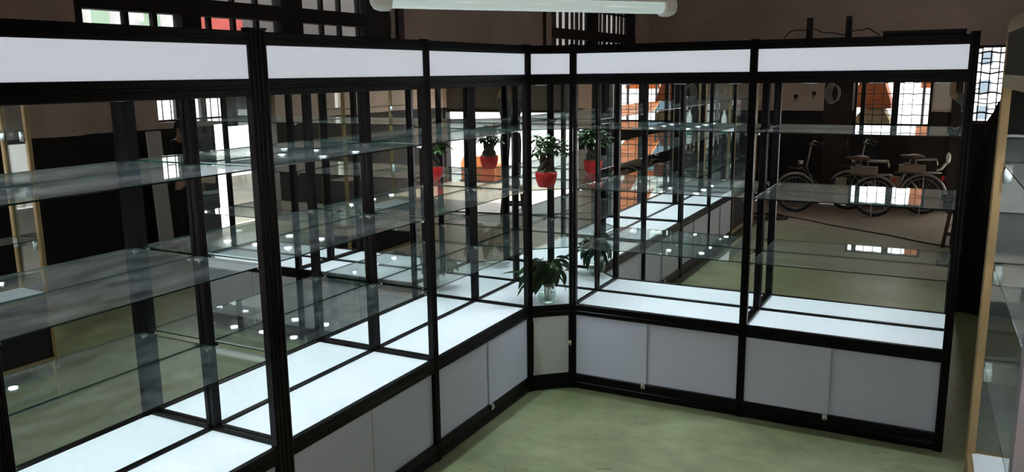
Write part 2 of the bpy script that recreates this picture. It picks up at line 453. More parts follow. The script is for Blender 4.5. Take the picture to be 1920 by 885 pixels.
# ---- gold framed cabinets
def gold_cabinet(label, loc, rz, W, d, leds, near_grey=False, backglass=True):
    c = thing('gold_cabinet', label, 'display cabinet', loc, rz, 'gold framed display cabinets')
    w = .034
    spots = [(0, 0), (W-w, 0), (0, d-w), (W-w, d-w)]
    for i, (x, y) in enumerate(spots):
        o = MB().extrude(fluted(x, x+w, y, y+w, 2, .005), .0, T).build('post', GREYAL if (near_grey and i == 1) else GOLD, c)
        MB().box((x-.002, y-.002, 0), (x+w+.002, y+w+.002, .03)).build('foot', ALUW, o)
    for z0, z1 in ((.055, .105), (D-.05, D), (HB, HB+.05), (T-.05, T)):
        for y in (0, d-.024):
            MB().box((w, y+.002, z0), (W-w, y+.022, z1)).build('rail', GOLD, c)
        for x in (0.002, W-.026):
            MB().box((x, w, z0), (x+.022, d-w, z1)).build('rail', GOLD, c)
    MB().box((.01, .012, .105), (W-.01, .018, D-.05)).build('base_panel', BLACKM, c)
    MB().box((.01, d-.018, .105), (W-.01, d-.012, D-.05)).build('base_panel', BLACKM, c)
    MB().box((.012, .02, .105), (.018, d-.02, D-.05)).build('base_panel', BLACKM, c)
    MB().box((W-.018, .02, .105), (W-.012, d-.02, D-.05)).build('base_panel', BLACKM, c)
    MB().box((.026, .023, D-.012), (W-.026, d-.024, D-.002)).build('deck_panel', DECK, c)
    MB().box((.026, .023, HB+.02), (W-.026, d-.024, HB+.03)).build('header_soffit', BLACKM, c)
    for x0, x1, y0, y1 in ((w, W-w, .006, .010), (w, W-w, d-.010, d-.006)):
        MB().box((x0, y0, HB+.05), (x1, y1, T-.05)).build('header_panel', HEADB, c)
    for x in (.006, W-.010):
        MB().box((x, w, HB+.05), (x+.004, d-w, T-.05)).build('header_panel', HEADB, c)
    MB().box((.026, .024, T-.03), (W-.026, d-.024, T-.02)).build('top_panel', BLACKM, c)
    if backglass == 'none': pass
    elif backglass: MB().sheet((w, d-.018, D), (W-w, d-.013, HB), 1).build('back_glass', [GLASS, GEDGE], c)
    else: MB().box((w, d-.018, D), (W-w, d-.012, HB)).build('back_panel', WHITEP, c)
    MB().sheet((.010, w, D), (.015, d-w, HB), 0).build('side_glass', [PANE, GEDGE], c)
    MB().sheet((W-.015, w, D), (W-.010, d-w, HB), 0).build('side_glass', [PANE, GEDGE], c)
    for z in SHELF_Z:
        s = MB().sheet((.03, .03, z-.003), (W-.03, d-.03, z+.003), 2).build('glass_shelf', [GLASS, GEDGE], c)
        for x in (.045, W-.045):
            for y in (.05, d-.05):
                MB().box((-.012, -.012, -.03), (.012, .012, -.0005)).tube([(0, 0, -.02), (0, 0, -.075)], .016, 10).build('shelf_clip', LAMPT, s, (x, y, z-.003))
    for x in leds: downlight(c, x, d*.5, HB+.022)
    return c
# faces -x: local x -> -y, local y -> +x
gold_cabinet('gold framed glass cabinet at the right picture edge, cut off by it', (2.70, -1.19, 0), -Q+.03, 1.46, .36, (.28, .75, 1.15), True, 'none')
# in the row beyond the black cabinets of the left arm, seen by mirror
gold_cabinet('gold framed cabinet with a white bottle inside, seen only in the mirrors', (0, -6.30, 0), Q, 1.42, .43, (.3, .8))

# ------------------------------------------------------------------ things on the cabinets
def bottle():
    t = thing('plastic_bottle', 'white plastic bottle with green foot on a glass shelf, seen in the mirror', 'bottle', (-.20, -5.06, SHELF_Z[1]+.0035))
    MB().lathe([(.0001, 0), (.036, 0), (.038, .01), (.038, .15), (.030, .19), (.014, .225), (.013, .24), (.0001, .24)], 20).build('body', BOTW, t)
    MB().lathe([(.0385, .012), (.0392, .02), (.0392, .07), (.0385, .078)], 20).build('label_band', BOTG, t)
    MB().lathe([(.0001, .262), (.015, .262), (.016, .24), (.0001, .24)], 16).build('cap', BOTW, t)
bottle()

def leaf(mb, base, direction, length, width, droop, mi=0, fold=.25, seg=7, roll=0.):
    """a pointed leaf with a folded midrib that arches over"""
    d = Vector(direction).normalized(); up = Vector((0, 0, 1))
    side = d.cross(up); side = side.normalized() if side.length > 1e-3 else Vector((1, 0, 0))
    nrm = side.cross(d).normalized()
    side = (side*cos(roll)+nrm*sin(roll)).normalized()
    p = Vector(base); vs = []; cur = d.copy(); step = length/seg
    for i in range(seg+1):
        u = i/seg
        w = width*.5*(sin(pi*min(1, u*.92+.06))**.8)*(1-.35*u)
        if i == seg: w = width*.01
        n2 = side.cross(cur).normalized()
        vs += [p+side*w+n2*w*fold, p, p-side*w+n2*w*fold]
        cur = (cur-up*droop/seg).normalized()
        p = p+cur*step
    fs = []
    for i in range(seg):
        a = 3*i
        fs += [(a, a+1, a+4, a+3), (a+1, a+2, a+5, a+4)]
    mb.add(vs, fs, mi, True)

def behind_front(v, bx, by, m=.05):
    """keep a leaf behind the canted front frame and its posts"""
    x, y, z = v; X, Y = x+bx, y+by; a = math.atan2(CAY, CAX)
    k = -sin(a)*X+cos(a)*Y
    if X > -.05 and k < m: X -= sin(a)*(m-k); Y += cos(a)*(m-k)
    return (X-bx, Y-by, z)

def money_tree():
    t = thing('potted_money_tree', 'small braided money tree in a shiny red pot on the middle corner shelf', 'potted plant', (.035, .205, SHELF_Z[1]+.0035))
    MB().lathe([(.0001, 0), (.050, 0), (.056, .006), (.070, .040), (.077, .078), (.078, .098), (.075, .106), (.070, .106), (.070, .095), (.0001, .094)], 32).build('pot', RED, t)
    MB().lathe([(.069, .092), (.072, .108), (.055, .118), (.03, .121), (.0001, .122)], 24).build('moss', SOIL, t)
    trunks = []
    for k in range(4):
        pts = []; a0 = k*pi/2
        for i in range(9):
            u = i/8; a = a0+u*3.4; r = .038*(1-.2*u)+.006*sin(u*9)
            pts.append((r*cos(a), r*sin(a), .10+u*.135))
        MB().tube(pts, [.021-.005*i/8 for i in range(9)], 10).build('trunk', TRUNK, t)
        trunks.append(pts[-1])
    fo = MB()
    st = MB()
    for k in range(46):
        b = Vector(trunks[k % 4]); a = rnd.uniform(0, 2*pi); el = rnd.uniform(-.05, 1.25)
        d = Vector((cos(a)*cos(el), sin(a)*cos(el), sin(el)))
        l = rnd.uniform(.05, .125)
        m = b+d*l*.5+Vector((0, 0, .012)); e = b+d*l
        e.x = max(-.13, min(.14, e.x)); e.y = max(-.12, min(.15, e.y))
        st.tube([b-Vector((0, 0, .01)), m, e], .0022, 6)
        for q in range(5):
            aa = q*2*pi/5+rnd.uniform(-.2, .2)
            ld = Vector((cos(aa), sin(aa), rnd.uniform(-.1, .35)))+d*.6
            leaf(fo, e, ld, rnd.uniform(.055, .085), rnd.uniform(.024, .034), rnd.uniform(.4, 1.1), seg=5)
    for m_ in (st, fo): m_.v = [behind_front((x, y, min(z, .385)), .035, .205) for x, y, z in m_.v]
    st.build('stems', STEM, t); fo.build('foliage', LEAF, t)
money_tree()

def lily():
    t = thing('potted_peace_lily', 'bushy dark leafy plant in a round glass vase on the corner deck', 'potted plant', (.055, .165, D-.005))
    v = MB().lathe([(.0001, .001), (.050, .001), (.058, .006), (.070, .05), (.066, .10), (.056, .135), (.060, .150), (.057, .150), (.053, .135), (.063, .10), (.066, .05), (.054, .012), (.0001, .010)], 32).build('vase', VASE, t)
    MB().lathe([(.0001, .012), (.053, .012), (.064, .05), (.063, .075), (.0001, .078)], 28).build('water', thin_glass('vase_water', (.85, .90, .86), .05, 1.33), v)
    rt = MB()
    for k in range(14):
        a = rnd.uniform(0, 2*pi); r = rnd.uniform(.01, .04)
        rt.tube([(.012*cos(a), .012*sin(a), .15), (r*cos(a+.4), r*sin(a+.4), .09), (r*1.1*cos(a+1), r*1.1*sin(a+1), .02)], .0022, 5)
    rt.build('roots', WIREM, t)
    st = MB(); fo = MB()
    for k in range(44):
        a = rnd.uniform(0, 2*pi); el = rnd.uniform(.25, 1.4)
        L = rnd.uniform(.06, .20)
        d = Vector((cos(a)*cos(el), sin(a)*cos(el), sin(el)))
        b = Vector((rnd.uniform(-.02, .02), rnd.uniform(-.02, .02), .12))
        e = b+d*L+Vector((0, 0, .05)); e.x = max(-.20, min(.16, e.x)); e.y = max(-.10, min(.2, e.y)); e.z = min(e.z, .34)
        st.tube([b, b+Vector((d.x*.2, d.y*.2, 1)).normalized()*L*.5, e], .003, 6)
        ld = Vector((cos(a), sin(a), rnd.uniform(-.5, .35)))
        leaf(fo, e, ld, rnd.uniform(.12, .19), rnd.uniform(.055, .085), rnd.uniform(1.2, 2.6), seg=8, roll=rnd.uniform(-.7, .7))
    # the big leaves that hang out of the front towards the left and over the vase
    for (a, L, z, wd, dr) in ((-2.75, .25, .17, .085, .55), (-2.2, .19, .13, .06, 1.6), (-1.45, .20, .17, .07, 2.4), (-.75, .18, .20, .065, 2.2), (.2, .2, .25, .08, 1.4), (-1.2, .2, .22, .07, 1.9)):
        d = Vector((cos(a), sin(a), .35)); b = Vector((0, 0, .13)); e = b+Vector((cos(a)*.08, sin(a)*.08, z-.10))
        st.tube([b, (b+e)/2+Vector((0, 0, .02)), e], .0034, 6)
        leaf(fo, e, d, L, wd, dr, seg=9)
    for m_ in (st, fo): m_.v = [behind_front(v, .055, .165) for v in m_.v]
    for m_ in (st, fo): m_.v = [(max(-.46, min(.40, x)), min(.44, max(-.30, y)), min(.395, max(.012, z))) for x, y, z in m_.v]
    st.build('stems', STEM, t); fo.build('foliage', LEAF2, t)
lily()

# things lying on top of the right-hand cabinets
for x, lab in ((1.72, 'left of two black stub posts standing on top of the right cabinets'), (1.945, 'right of two black stub posts standing on top of the right cabinets')):
    t = thing('stub_post', lab, 'post', (x, .44, T), 0, 'stub posts on the cabinet top')
    MB().extrude(fluted(-.018, .018, -.018, .018, 2), .008, .13).build('shaft', IRON, t)
    MB().box((-.03, -.03, -.002), (.03, .03, .008)).build('foot_plate', IRON, t)
pts = [(1.60+.035*i, .41+.01*sin(i*2.1), T+.045+.018*sin(i*.55)+.006*sin(i*1.9)) for i in range(14)]
pts = [(1.57, .42, T+.002)]+pts+[(2.12, .41, T+.012)]
tag(MB().tube(pts, .0035, 6).build('loose_wire', CABLE), 'thin dark wire curling over the top of the right-end cabinet', 'wire')
t = thing('flat_case', 'flat black case lying on top of the right-end cabinet', 'case', (2.36, .30, T), 0)
MB().box((-.21, -.06, -.001), (.21, .06, .026)).build('body', BLACKM, t)
MB().box((-.213, -.063, .020), (.213, .063, .030)).build('lid', IRON, t)

# ------------------------------------------------------------------ hanging batten lamp
def lamp():
    a = Vector((.795, -2.735, 2.505)); b = Vector((1.53, -1.78, 2.495))
    c = (a+b)/2; dirv = (b-a); L = 1.2; rz = math.atan2(dirv.y, dirv.x)
    t = thing('batten_lamp', 'white tube lamp hanging above the front of the cabinets', 'lamp', c, rz)
    h = L/2
    prof = [(.030*cos(x), .030*sin(x)) for x in [i*2*pi/20 for i in range(20)]]
    MB().extrude(prof, -h+.05, h-.05, ax=0, smooth=True).build('tube', TUBE, t)
    MB().box((-h+.05, -.034, .012), (h-.05, .034, .036)).build('housing', LAMPW, t)
    for s in (-1, 1):
        e = MB()
        pr = [(.0001, 0), (.020, .002), (.034, .012), (.040, .03), (.040, .062), (.036, .066), (.0001, .066)]
        e.lathe(pr, 20)
        e.xform(Matrix.Translation((s*(h+.012), 0, 0)) @ Matrix.Rotation(-s*pi/2, 4, 'Y'))
        for k in range(4): e.box((s*(h-.012-k*.011), -.0415, -.02), (s*(h-.017-k*.011), .0415, .0))
        e.build('end_cap', LAMPW, t)
    for s in (-1, 1):
        MB().tube([(s*.45, 0, .034), (s*.45, 0, 4.19-c.z)], .003, 6).build('hanging_wire', CABLE, t)
lamp()

# ------------------------------------------------------------------ room shell
X0, X1, YB, YF, ZC = -1.5, 6.0, 7.0, -8.52, 4.2
def wall(name, ax, pos, th, a0, a1, z1, holes):
    """vertical wall on plane ax=pos spanning a0..a1, with rectangular openings (a,b,z0,z1); th points outwards"""
    us = sorted({a0, a1, *[h[0] for h in holes], *[h[1] for h in holes]}); zs = sorted({0., z1, *[h[2] for h in holes], *[h[3] for h in holes]})
    mb = MB()
    for u0, u1 in zip(us, us[1:]):
        for z0, z_1 in zip(zs, zs[1:]):
            um, zm = (u0+u1)/2, (z0+z_1)/2
            if any(h[0] < um < h[1] and h[2] < zm < h[3] for h in holes): continue
            if ax == 'x': mb.box((pos, u0, z0), (pos+th, u1, z_1))
            else: mb.box((u0, pos, z0), (u1, pos+th, z_1))
    return struct(mb.build(name, WALL))
W1 = (-2.20, .56, 1.62, 3.5); W2 = (3.60, 6.40, 1.62, 3.5)                       # left wall
W3 = (2.62, 3.9, 1.56, 2.52)                                                     # back wall
W4 = (1.09, 2.24, 1.34, 2.9); DR1 = (2.95, 5.97, 0., 2.9); DR2 = (.62, 1.07, 0., 2.4)   # wall behind the camera
W5 = (2.68, 3.95, 1.66, 2.9); DR3 = (-3.60, -2.25, 0., 2.9); DR4 = (3.62, 4.35, 0., 1.58)                      # right wall
wall('wall_left', 'x', X0, -.2, YF, YB, ZC, [W1, W2])
wall('wall_back', 'y', YB, .2, X0-.2, X1+.2, ZC, [W3])
wall('wall_front', 'y', YF, -.2, X0-.2, X1+.2, ZC, [W4, DR1, DR2])
wall('wall_right', 'x', X1, .2, YF, YB, ZC, [W5, DR3, DR4])
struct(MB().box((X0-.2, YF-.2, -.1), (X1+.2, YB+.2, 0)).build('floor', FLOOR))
struct(MB().box((X0-.2, YF-.2, ZC), (X1+.2, YB+.2, ZC+.12)).build('ceiling', CEIL))
struct(MB().box((-40, -45, -.16), (45, 45, -.11)).build('ground_outside', YARD))

# left windows: dark iron casements with a heavy transom
def casement(n, y0, y1, z0, z1, mull, thick, ztr, rows):
    t = thing('window_%d' % n, '', 'window', (X0-.06, 0, 0)); t['kind'] = 'structure'
    del t['label']; del t['category']
    fr = MB()
    fr.box((-.03, y0, z0), (.05, y0+.05, z1)); fr.box((-.03, y1-.05, z0), (.05, y1, z1))
    fr.box((-.03, y0, z0), (.05, y1, z0+.05)); fr.box((-.03, y0, z1-.05), (.05, y1, z1))
    fr.box((-.03, y0, ztr[0]), (.06, y1, ztr[1]))
    for a, b in thick: fr.box((-.025, a, z0), (.055, b, z1))
    fr.build('frame', IRON, t)
    ba = MB()
    for y, w in mull: ba.box((-.012, y-w/2, z0), (.02, y+w/2, z1))
    for z in rows: ba.box((-.010, y0, z-.012), (.018, y1, z+.012))
    ba.build('bars', IRON, t)
    MB().box((-.006, y0+.02, z0+.02), (-.002, y1-.02, z1-.02)).build('pane', PANE, t)
    return t
casement(1, *W1, mull=[(-1.862, .03), (-1.673, .03), (-1.27, .024), (-1.07, .026), (-.868, .028), (-.44, .02), (-.221, .026), (-.022, .026), (.20, .02)],
         thick=[(-1.51, -1.37), (-.68, -.47), (.25, .45)], ztr=(2.612, 2.71), rows=[1.95, 2.25, 2.95, 3.25])
casement(2, *W2, mull=[(3.66+.155*i+.02*sin(i*5.), .03+.015*sin(i*3)) for i in range(18)], thick=[(4.78, 5.02), (6.15, 6.36)], ztr=(2.637, 2.751), rows=[2.0, 2.3, 3.0])

def grid_window(n, ax, pos, a0, a1, z0, z1, da, dz, thick=(), wavy=.0, r=.009):
    t = thing('window_%d' % n, '', 'window', (0, 0, 0)); t['kind'] = 'structure'; del t['label']; del t['category']
    def P(u, z, o=0): return (pos+o, u, z) if ax == 'x' else (u, pos+o, z)
    fr = MB()
    for (ua, ub, za, zb) in ((a0, a0+.04, z0, z1), (a1-.04, a1, z0, z1), (a0, a1, z0, z0+.03), (a0, a1, z1-.03, z1)):
        fr.box(P(ua, za, -.03), P(ub, zb, .03))
    for ua, ub in thick: fr.box(P(ua, z0, -.03), P(ub, z1, .03))
    fr.build('frame', IRON, t)
    b = MB(); k = int((a1-a0)/da)
    for i in range(1, k+1):
        b.tube([P(a0+i*da, z0), P(a0+i*da, z1)], r, 6)
    for j in range(1, int((z1-z0)/dz)+1):
        z = z0+j*dz
        b.tube([P(a0+(a1-a0)*q/24, z+wavy*sin(q*1.3+j*2)) for q in range(25)], r*1.4 if j % 2 else r, 6)
        for i in range(k):
            if (i*7+j*3) % 4 == 0: b.tube([P(a0+i*da, z+dz*.4), P(a0+(i+1)*da, z+dz*.4)], r*.9, 6)
    b.build('bars', IRON, t)
    return t
grid_window(3, 'y', YB+.08, *W3, .098, .125, wavy=.012)
grid_window(4, 'y', YF-.08, *W4, .145, .17, thick=[(1.19, 1.26), (1.66, 1.76)], wavy=.006, r=.0062)
grid_window(5, 'x', X1+.08, *W5, .14, .30, thick=[(3.02, 3.22), (3.46, 3.56)])

# doors of the workshop
def shutter(n, ax, pos, a0, a1, z0, z1):
    o = MB(); k = int((z1-z0)/.07)
    prof = []
    for i in range(k+1):
        z = z0+i*.07
        prof += [(.0, z), (.022, z+.02), (.022, z+.045)]
    prof2 = prof+[(-.02, prof[-1][1]), (-.02, z0)]
    if ax == 'y': o.extrude([(-p[0]+pos, p[1]) for p in prof2][::-1], a0, a1, ax=0)
    else: o.extrude([(p[1], p[0]+pos) for p in prof2], a0, a1, ax=1)
    d = struct(o.build('door_%d' % n, SHUT))
    q = MB()
    if ax == 'y': q.box((a0, pos-.03, z0-.05), (a1, pos+.03, z0))
    else: q.box((pos-.03, a0, z0-.05), (pos+.03, a1, z0))
    q.build('bottom_bar', IRON, d)
    return d
shutter(1, 'y', YF-.1, DR1[0], DR1[1], 1.53, 2.88)
shutter(3, 'x', X1+.1, DR3[0], DR3[1], 1.58, 2.88)
d2 = struct(MB().box((DR2[0], YF-.10, .01), (DR2[1], YF-.06, DR2[3])).build('door_2', WOODD))
pl_ = MB()
for i in range(5): pl_.box((DR2[0]+.01+i*.09, YF-.06, .02), (DR2[0]+.09+i*.09, YF-.05, DR2[3]-.02))
pl_.build('planks', WOODD, d2)
MB().tube([(DR2[1]-.05, YF-.045, 1.0), (DR2[1]-.05, YF-.02, 1.0), (DR2[1]-.05, YF-.02, 1.12), (DR2[1]-.05, YF-.045, 1.12)], .007, 6).build('handle', STEEL, d2)
# timber jamb between the barred window and the open shop front
struct(MB().box((2.52, YF, 0), (2.66, YF+.03, 2.95)).build('trim_1', IRON))
struct(MB().box((X0, .62, 1.5), (X0+.03, .70, 3.55)).build('trim_2', WOODD))
struct(MB().box((X0, 3.38, 1.5), (X0+.02, 3.42, 4.2)).build('trim_3', IRON))

# ------------------------------------------------------------------ dark sheet-covered heap under the back window
def heap():
    n, mrows = 26, 16
    t = MB(); vs = []
    x0, x1, y0, y1 = 2.72, 4.6, 3.5, 4.5
    for j in range(mrows+1):
        for i in range(n+1):
            u, v = i/n, j/mrows
            x = x0+(x1-x0)*u; y = y0+(y1-y0)*v
            prof = 1.60+min(.72, max(0, (x-2.80))*1.95)
            prof -= .25*max(0, (x-3.8))
            edge = min(1, min(u, 1-u)/.04)*min(1, min(v, 1-v)/.07)
            z = prof*(edge**.25)+.03*sin(x*17+y*5)*edge+.02*sin(y*23-x*9)*edge
            vs.append((x+.025*sin(y*19+z*6), y+.03*sin(x*21+z*5), max(.0, z)))
    fs = []
    for j in range(mrows):
        for i in range(n):
            a = j*(n+1)+i; fs.append((a, a+1, a+n+2, a+n+1))
    t.add(vs, fs, 0, True)
    o = t.build('covered_stack', TARP)
    m = o.modifiers.new('Solidify', 'SOLIDIFY'); m.thickness = .006
    tag(o, 'tall black sheet-covered stack below the bright barred window behind the right cabinet', 'covered stack')
heap()

# ------------------------------------------------------------------ stool, photographer, second person
def stool(loc, rz, h=.47):
    t = thing('wooden_stool', 'dark red wooden stool at the right edge of the right mirror', 'stool', loc, rz)
    MB().box((-.17, -.13, h-.03), (.17, .13, h)).build('seat', STOOLW, t)
    for sx in (-1, 1):
        for sy in (-1, 1):
            MB().tube([(sx*.18, sy*.14, 0), (sx*.14, sy*.10, h-.03)], .024, 4).build('leg', STOOLW, t)
    for sy in (-1, 1): MB().box((-.165, sy*.125-.011, .16), (.165, sy*.125+.011, .205)).build('stretcher', STOOLW, t)
    for sx in (-1, 1): MB().box((sx*.16-.011, -.125, .24), (sx*.16+.011, .125, .285)).build('stretcher', STOOLW, t)
    return t
ST = (2.82, -5.475, 0)
stool((2.775, -5.455, 0), .35)

def skinned(verts, edges, root, sub=2):
    """verts: (pos, radius); a body grown from a skeleton; returns vertices and faces"""
    me = bpy.data.meshes.new('tmp'); me.from_pydata([v[0] for v in verts], edges, [])
    o = bpy.data.objects.new('tmp', me); COL.objects.link(o)
    o.modifiers.new('Skin', 'SKIN')
    for i, v in enumerate(verts):
        r = v[1] if isinstance(v[1], tuple) else (v[1], v[1])
        sv = me.skin_vertices[0].data[i]; sv.radius = r; sv.use_root = (i == root)
    s = o.modifiers.new('Sub', 'SUBSURF'); s.levels = sub; s.render_levels = sub
    dg = bpy.context.evaluated_depsgraph_get(); dg.update()
    ev = o.evaluated_get(dg); em = ev.to_mesh()
    vs = [tuple(v.co) for v in em.vertices]; fs = [tuple(p.vertices) for p in em.polygons]
    ev.to_mesh_clear(); bpy.data.objects.remove(o); bpy.data.meshes.remove(me)
    return vs, fs

def hand(mb, wrist, d, palm_n, s=1., curl=.5):
    """palm, four unequal bent fingers and a thumb from the side of the palm"""
    d = Vector(d).normalized(); n = Vector(palm_n); n = (n-d*n.dot(d)).normalized(); w = d.cross(n)
    W = Vector(wrist)
    mb.tube([W, W+d*.03*s, W+d*.075*s, W+d*.09*s], [.024*s, .030*s, .036*s, .030*s], 10, sx=.55)
    for k, (o, L) in enumerate(((-.026, .070), (-.009, .080), (.009, .075), (.025, .058))):
        p = W+d*.082*s+w*o*s; cur = d.copy(); pts = [p]
        for q in range(3):
            cur = (cur*cos(curl*.9)+n*sin(curl*.9)).normalized(); p = p+cur*L*s/3*1.05; pts.append(p)
        mb.tube(pts, [.0095*s, .009*s, .0082*s, .0065*s], 7)
    p = W+d*.03*s-w*.028*s
    mb.tube([p, p+(d*.5-w*.8)*.035*s, p+(d*.8-w*.75+n*.4)*.06*s, p+(d*1.-w*.6+n*.7)*.075*s], [.012*s, .011*s, .010*s, .007*s], 7)

def person(name, label, loc, rz, J, shirt, trouser, hairlen=.0, hands=()):
    """J: joint positions for pelvis, chest, neck, head, and both limbs (x right, y forward)"""
    t = thing(name, label, 'person', loc, rz)
    v = []; e = []; ix = {}
    def add(n, p, r): ix[n] = len(v); v.append((p, r)); return ix[n]
    def lk(a, b): e.append((ix[a], ix[b]))
    add('pel', J['pel'], (.15, .11)); add('wai', J['wai'], (.13, .095)); add('che', J['che'], (.165, .11)); add('nek', J['nek'], .058); add('hed', J['hed'], (.07, .08))
    lk('pel', 'wai'); lk('wai', 'che'); lk('che', 'nek'); lk('nek', 'hed')
    for s in 'LR':
        add('sho'+s, J['sho'+s], .062); add('elb'+s, J['elb'+s], .043); add('wri'+s, J['wri'+s], .028)
        lk('che', 'sho'+s); lk('sho'+s, 'elb'+s); lk('elb'+s, 'wri'+s)
        add('hip'+s, J['hip'+s], .088); add('kne'+s, J['kne'+s], .058); add('ank'+s, J['ank'+s], .038)
        lk('pel', 'hip'+s); lk('hip'+s, 'kne'+s); lk('kne'+s, 'ank'+s)
    vs, fs = skinned(v, e, 0, 2)
    mb = MB(); mb.add(vs, fs, 0, True)
    H = Vector(J['hed'])
    mb.ball(H+Vector((0, .005, .02)), (.076, .094, .118), 20, 14)
    mb.tube([H+Vector((0, .092, .025)), H+Vector((0, .112, -.005)), H+Vector((0, .098, -.018))], [.008, .014, .010], 8)      # nose
    for sx in (-1, 1): mb.ball(H+Vector((sx*.078, .0, .012)), (.010, .022, .032), 10, 6)                                     # ears
    mb.tube([H+Vector((-.025, .088, -.048)), H+Vector((0, .096, -.048)), H+Vector((.025, .088, -.048))], [.004, .008, .004], 6)
    for s, (dd, nn, cu) in zip('LR', hands): hand(mb, J['wri'+s], dd, nn, 1., cu)
    body = mb.build('body', SKIN, t)
    eye = MB()
    for sx in (-1, 1): eye.ball(H+Vector((sx*.031, .083, .03)), (.012, .008, .008), 10, 6)
    eye.build('eyes', HAIR, t)
    # hair cap
    h = MB(); prof = [(max(1e-4, sin(a)), -cos(a)) for a in [pi*(.40+.60*i/9) for i in range(10)]]
    h.lathe([(r, z*.128) for r, z in prof], 20, tuple(H+Vector((0, -.010, .028))), 0, .086, .100)
    h.build('hair', HAIR, t)
    # shirt: a looser skin over trunk and upper arms
    v = []; e = []; ix = {}
    P = lambda a: Vector(J[a])
    add('pel', tuple(P('pel')+Vector((0, 0, -.03))), (.168, .128)); add('wai', J['wai'], (.150, .115)); add('che', J['che'], (.185, .128)); add('nek', tuple(P('nek')*.75+P('che')*.25), .07)
    lk('pel', 'wai'); lk('wai', 'che'); lk('che', 'nek')
    for s in 'LR':
        add('sho'+s, J['sho'+s], .076); add('elb'+s, tuple(P('sho'+s)*.15+P('elb'+s)*.85), .060); lk('che', 'sho'+s); lk('sho'+s, 'elb'+s)
    vs, fs = skinned(v, e, 0, 2)
    MB().add(vs, fs, 0, True).build('shirt', shirt, t)
    v = []; e = []; ix = {}
    add('wst', tuple(P('pel')*.6+P('wai')*.4), (.145, .112)); add('pel', tuple(P('pel')+Vector((0, 0, -.02))), (.165, .128)); lk('wst', 'pel')
    for s in 'LR':
        add('hip'+s, J['hip'+s], .102); add('kne'+s, J['kne'+s], .075); add('ank'+s, tuple(P('ank'+s)+Vector((0, 0, .02))), .058)
        lk('pel', 'hip'+s); lk('hip'+s, 'kne'+s); lk('kne'+s, 'ank'+s)
    vs, fs = skinned(v, e, 1, 2)
    MB().add(vs, fs, 0, True).build('trousers', trouser, t)
    for s in 'LR':
        A = P('ank'+s)
        MB().tube([(A.x, A.y-.055, A.z-.035), (A.x, A.y-.02, A.z-.02), (A.x, A.y+.06, A.z-.03), (A.x, A.y+.15, A.z-.045), (A.x, A.y+.19, A.z-.055)], [.03, .046, .042, .034, .018], 12).box((A.x-.042, A.y-.085, A.z-.08), (A.x+.042, A.y+.20, A.z-.062)).build('shoe', SHOE, t)
    return t
SZ = .47
def standing(zb, k=1.):
    J = dict(pel=(0, 0, zb+.92*k), wai=(0, .01, zb+1.08*k), che=(0, 0, zb+1.30*k), nek=(0, .0, zb+1.46*k), hed=(0, .03, zb+1.56*k))
    for s, q in (('L', -1), ('R', 1)):
        J['sho'+s] = (q*.175, 0, zb+1.39*k); J['hip'+s] = (q*.085, 0, zb+.86*k); J['kne'+s] = (q*.095, .015, zb+.47*k); J['ank'+s] = (q*.10, -.02, zb+.08)
        J['elb'+s] = (q*.24, -.03, zb+1.10*k); J['wri'+s] = (q*.25, .04, zb+.86*k)
    return J
J = standing(0.)
for s, q in (('L', -1), ('R', 1)):
    J['elb'+s] = (q*.20-.04, .19, 1.45); J['wri'+s] = (q*.085-.07, .355, 1.70)
J['hed'] = (0, .03, 1.57)
FWD = math.atan2(.885, -.466)-pi/2
person('person', 'person in grey clothes standing on the wooden stool, arms raised, seen in the corner mirrors', (ST[0], ST[1], SZ), FWD, J, SHIRT, TROUSER,
       hands=(((.35, .25, 1), (1, .1, 0), .45), ((-.35, .25, 1), (-1, .1, 0), .45)))
ph = Vector((ST[0], ST[1], SZ))+Matrix.Rotation(FWD, 3, 'Z') @ Vector((-.069, .405, 1.78))
t = thing('smartphone', 'black phone held up in the hands of the person on the stool', 'phone', ph, FWD)
MB().box((-.076, -.004, -.037), (.076, .004, .037)).build('body', BLACKM, t)
MB().box((-.070, -.0048, -.033), (.070, -.004, .033)).build('screen', BLUEG, t)

J = standing(0., 1.02)
J['elbL'] = (-.25, .10, 1.12); J['wriL'] = (-.16, .30, 1.20)
person('person', 'person in dark clothes standing before the barred window, silhouetted in the leftmost mirror', (5.30, 2.42, 0), 1.45, J, DARKC, DARKC,
       hands=(((.3, .9, .2), (1, 0, 0), .5), ((0, .15, -1), (-1, 0, 0), .35)))
t = thing('doorway_stand_in', 'tall white board standing in for a bright doorway sliver behind the dark-clothed person', 'board', (5.86, 2.52, 0), 0)  # board added in place of a bright sliver of open doorway
MB().box((.0, -.10, .0), (.03, .12, 1.56)).build('sheet', WHITEP, t).rotation_euler = (0, .05, 0)

# ------------------------------------------------------------------ bicycles (parked before the dark dado, seen in the right mirror)
def wheel(par, x, z, r, nm='wheel'):
    o = bpy.data.objects.new(nm, None); COL.objects.link(o); o.parent = par; o.location = (x, 0, z)
    MB().tube([(r*cos(a), 0, r*sin(a)) for a in [i*2*pi/40 for i in range(40)]], .022, 8, closed=True).build('tyre', RUBBER, o)
    MB().tube([((r-.032)*cos(a), 0, (r-.032)*sin(a)) for a in [i*2*pi/40 for i in range(40)]], .010, 6, closed=True).build('rim', STEEL, o)
    sp = MB()
    for i in range(24):
        a = i*2*pi/24; sp.tube([(.025*cos(a+.5), .018*(-1)**i, .025*sin(a+.5)), ((r-.035)*cos(a), 0, (r-.035)*sin(a))], .0018, 4)
    sp.build('spokes', STEEL, o)
    MB().tube([(0, -.05, 0), (0, .05, 0)], .028, 12).build('hub', STEEL, o)
    return o
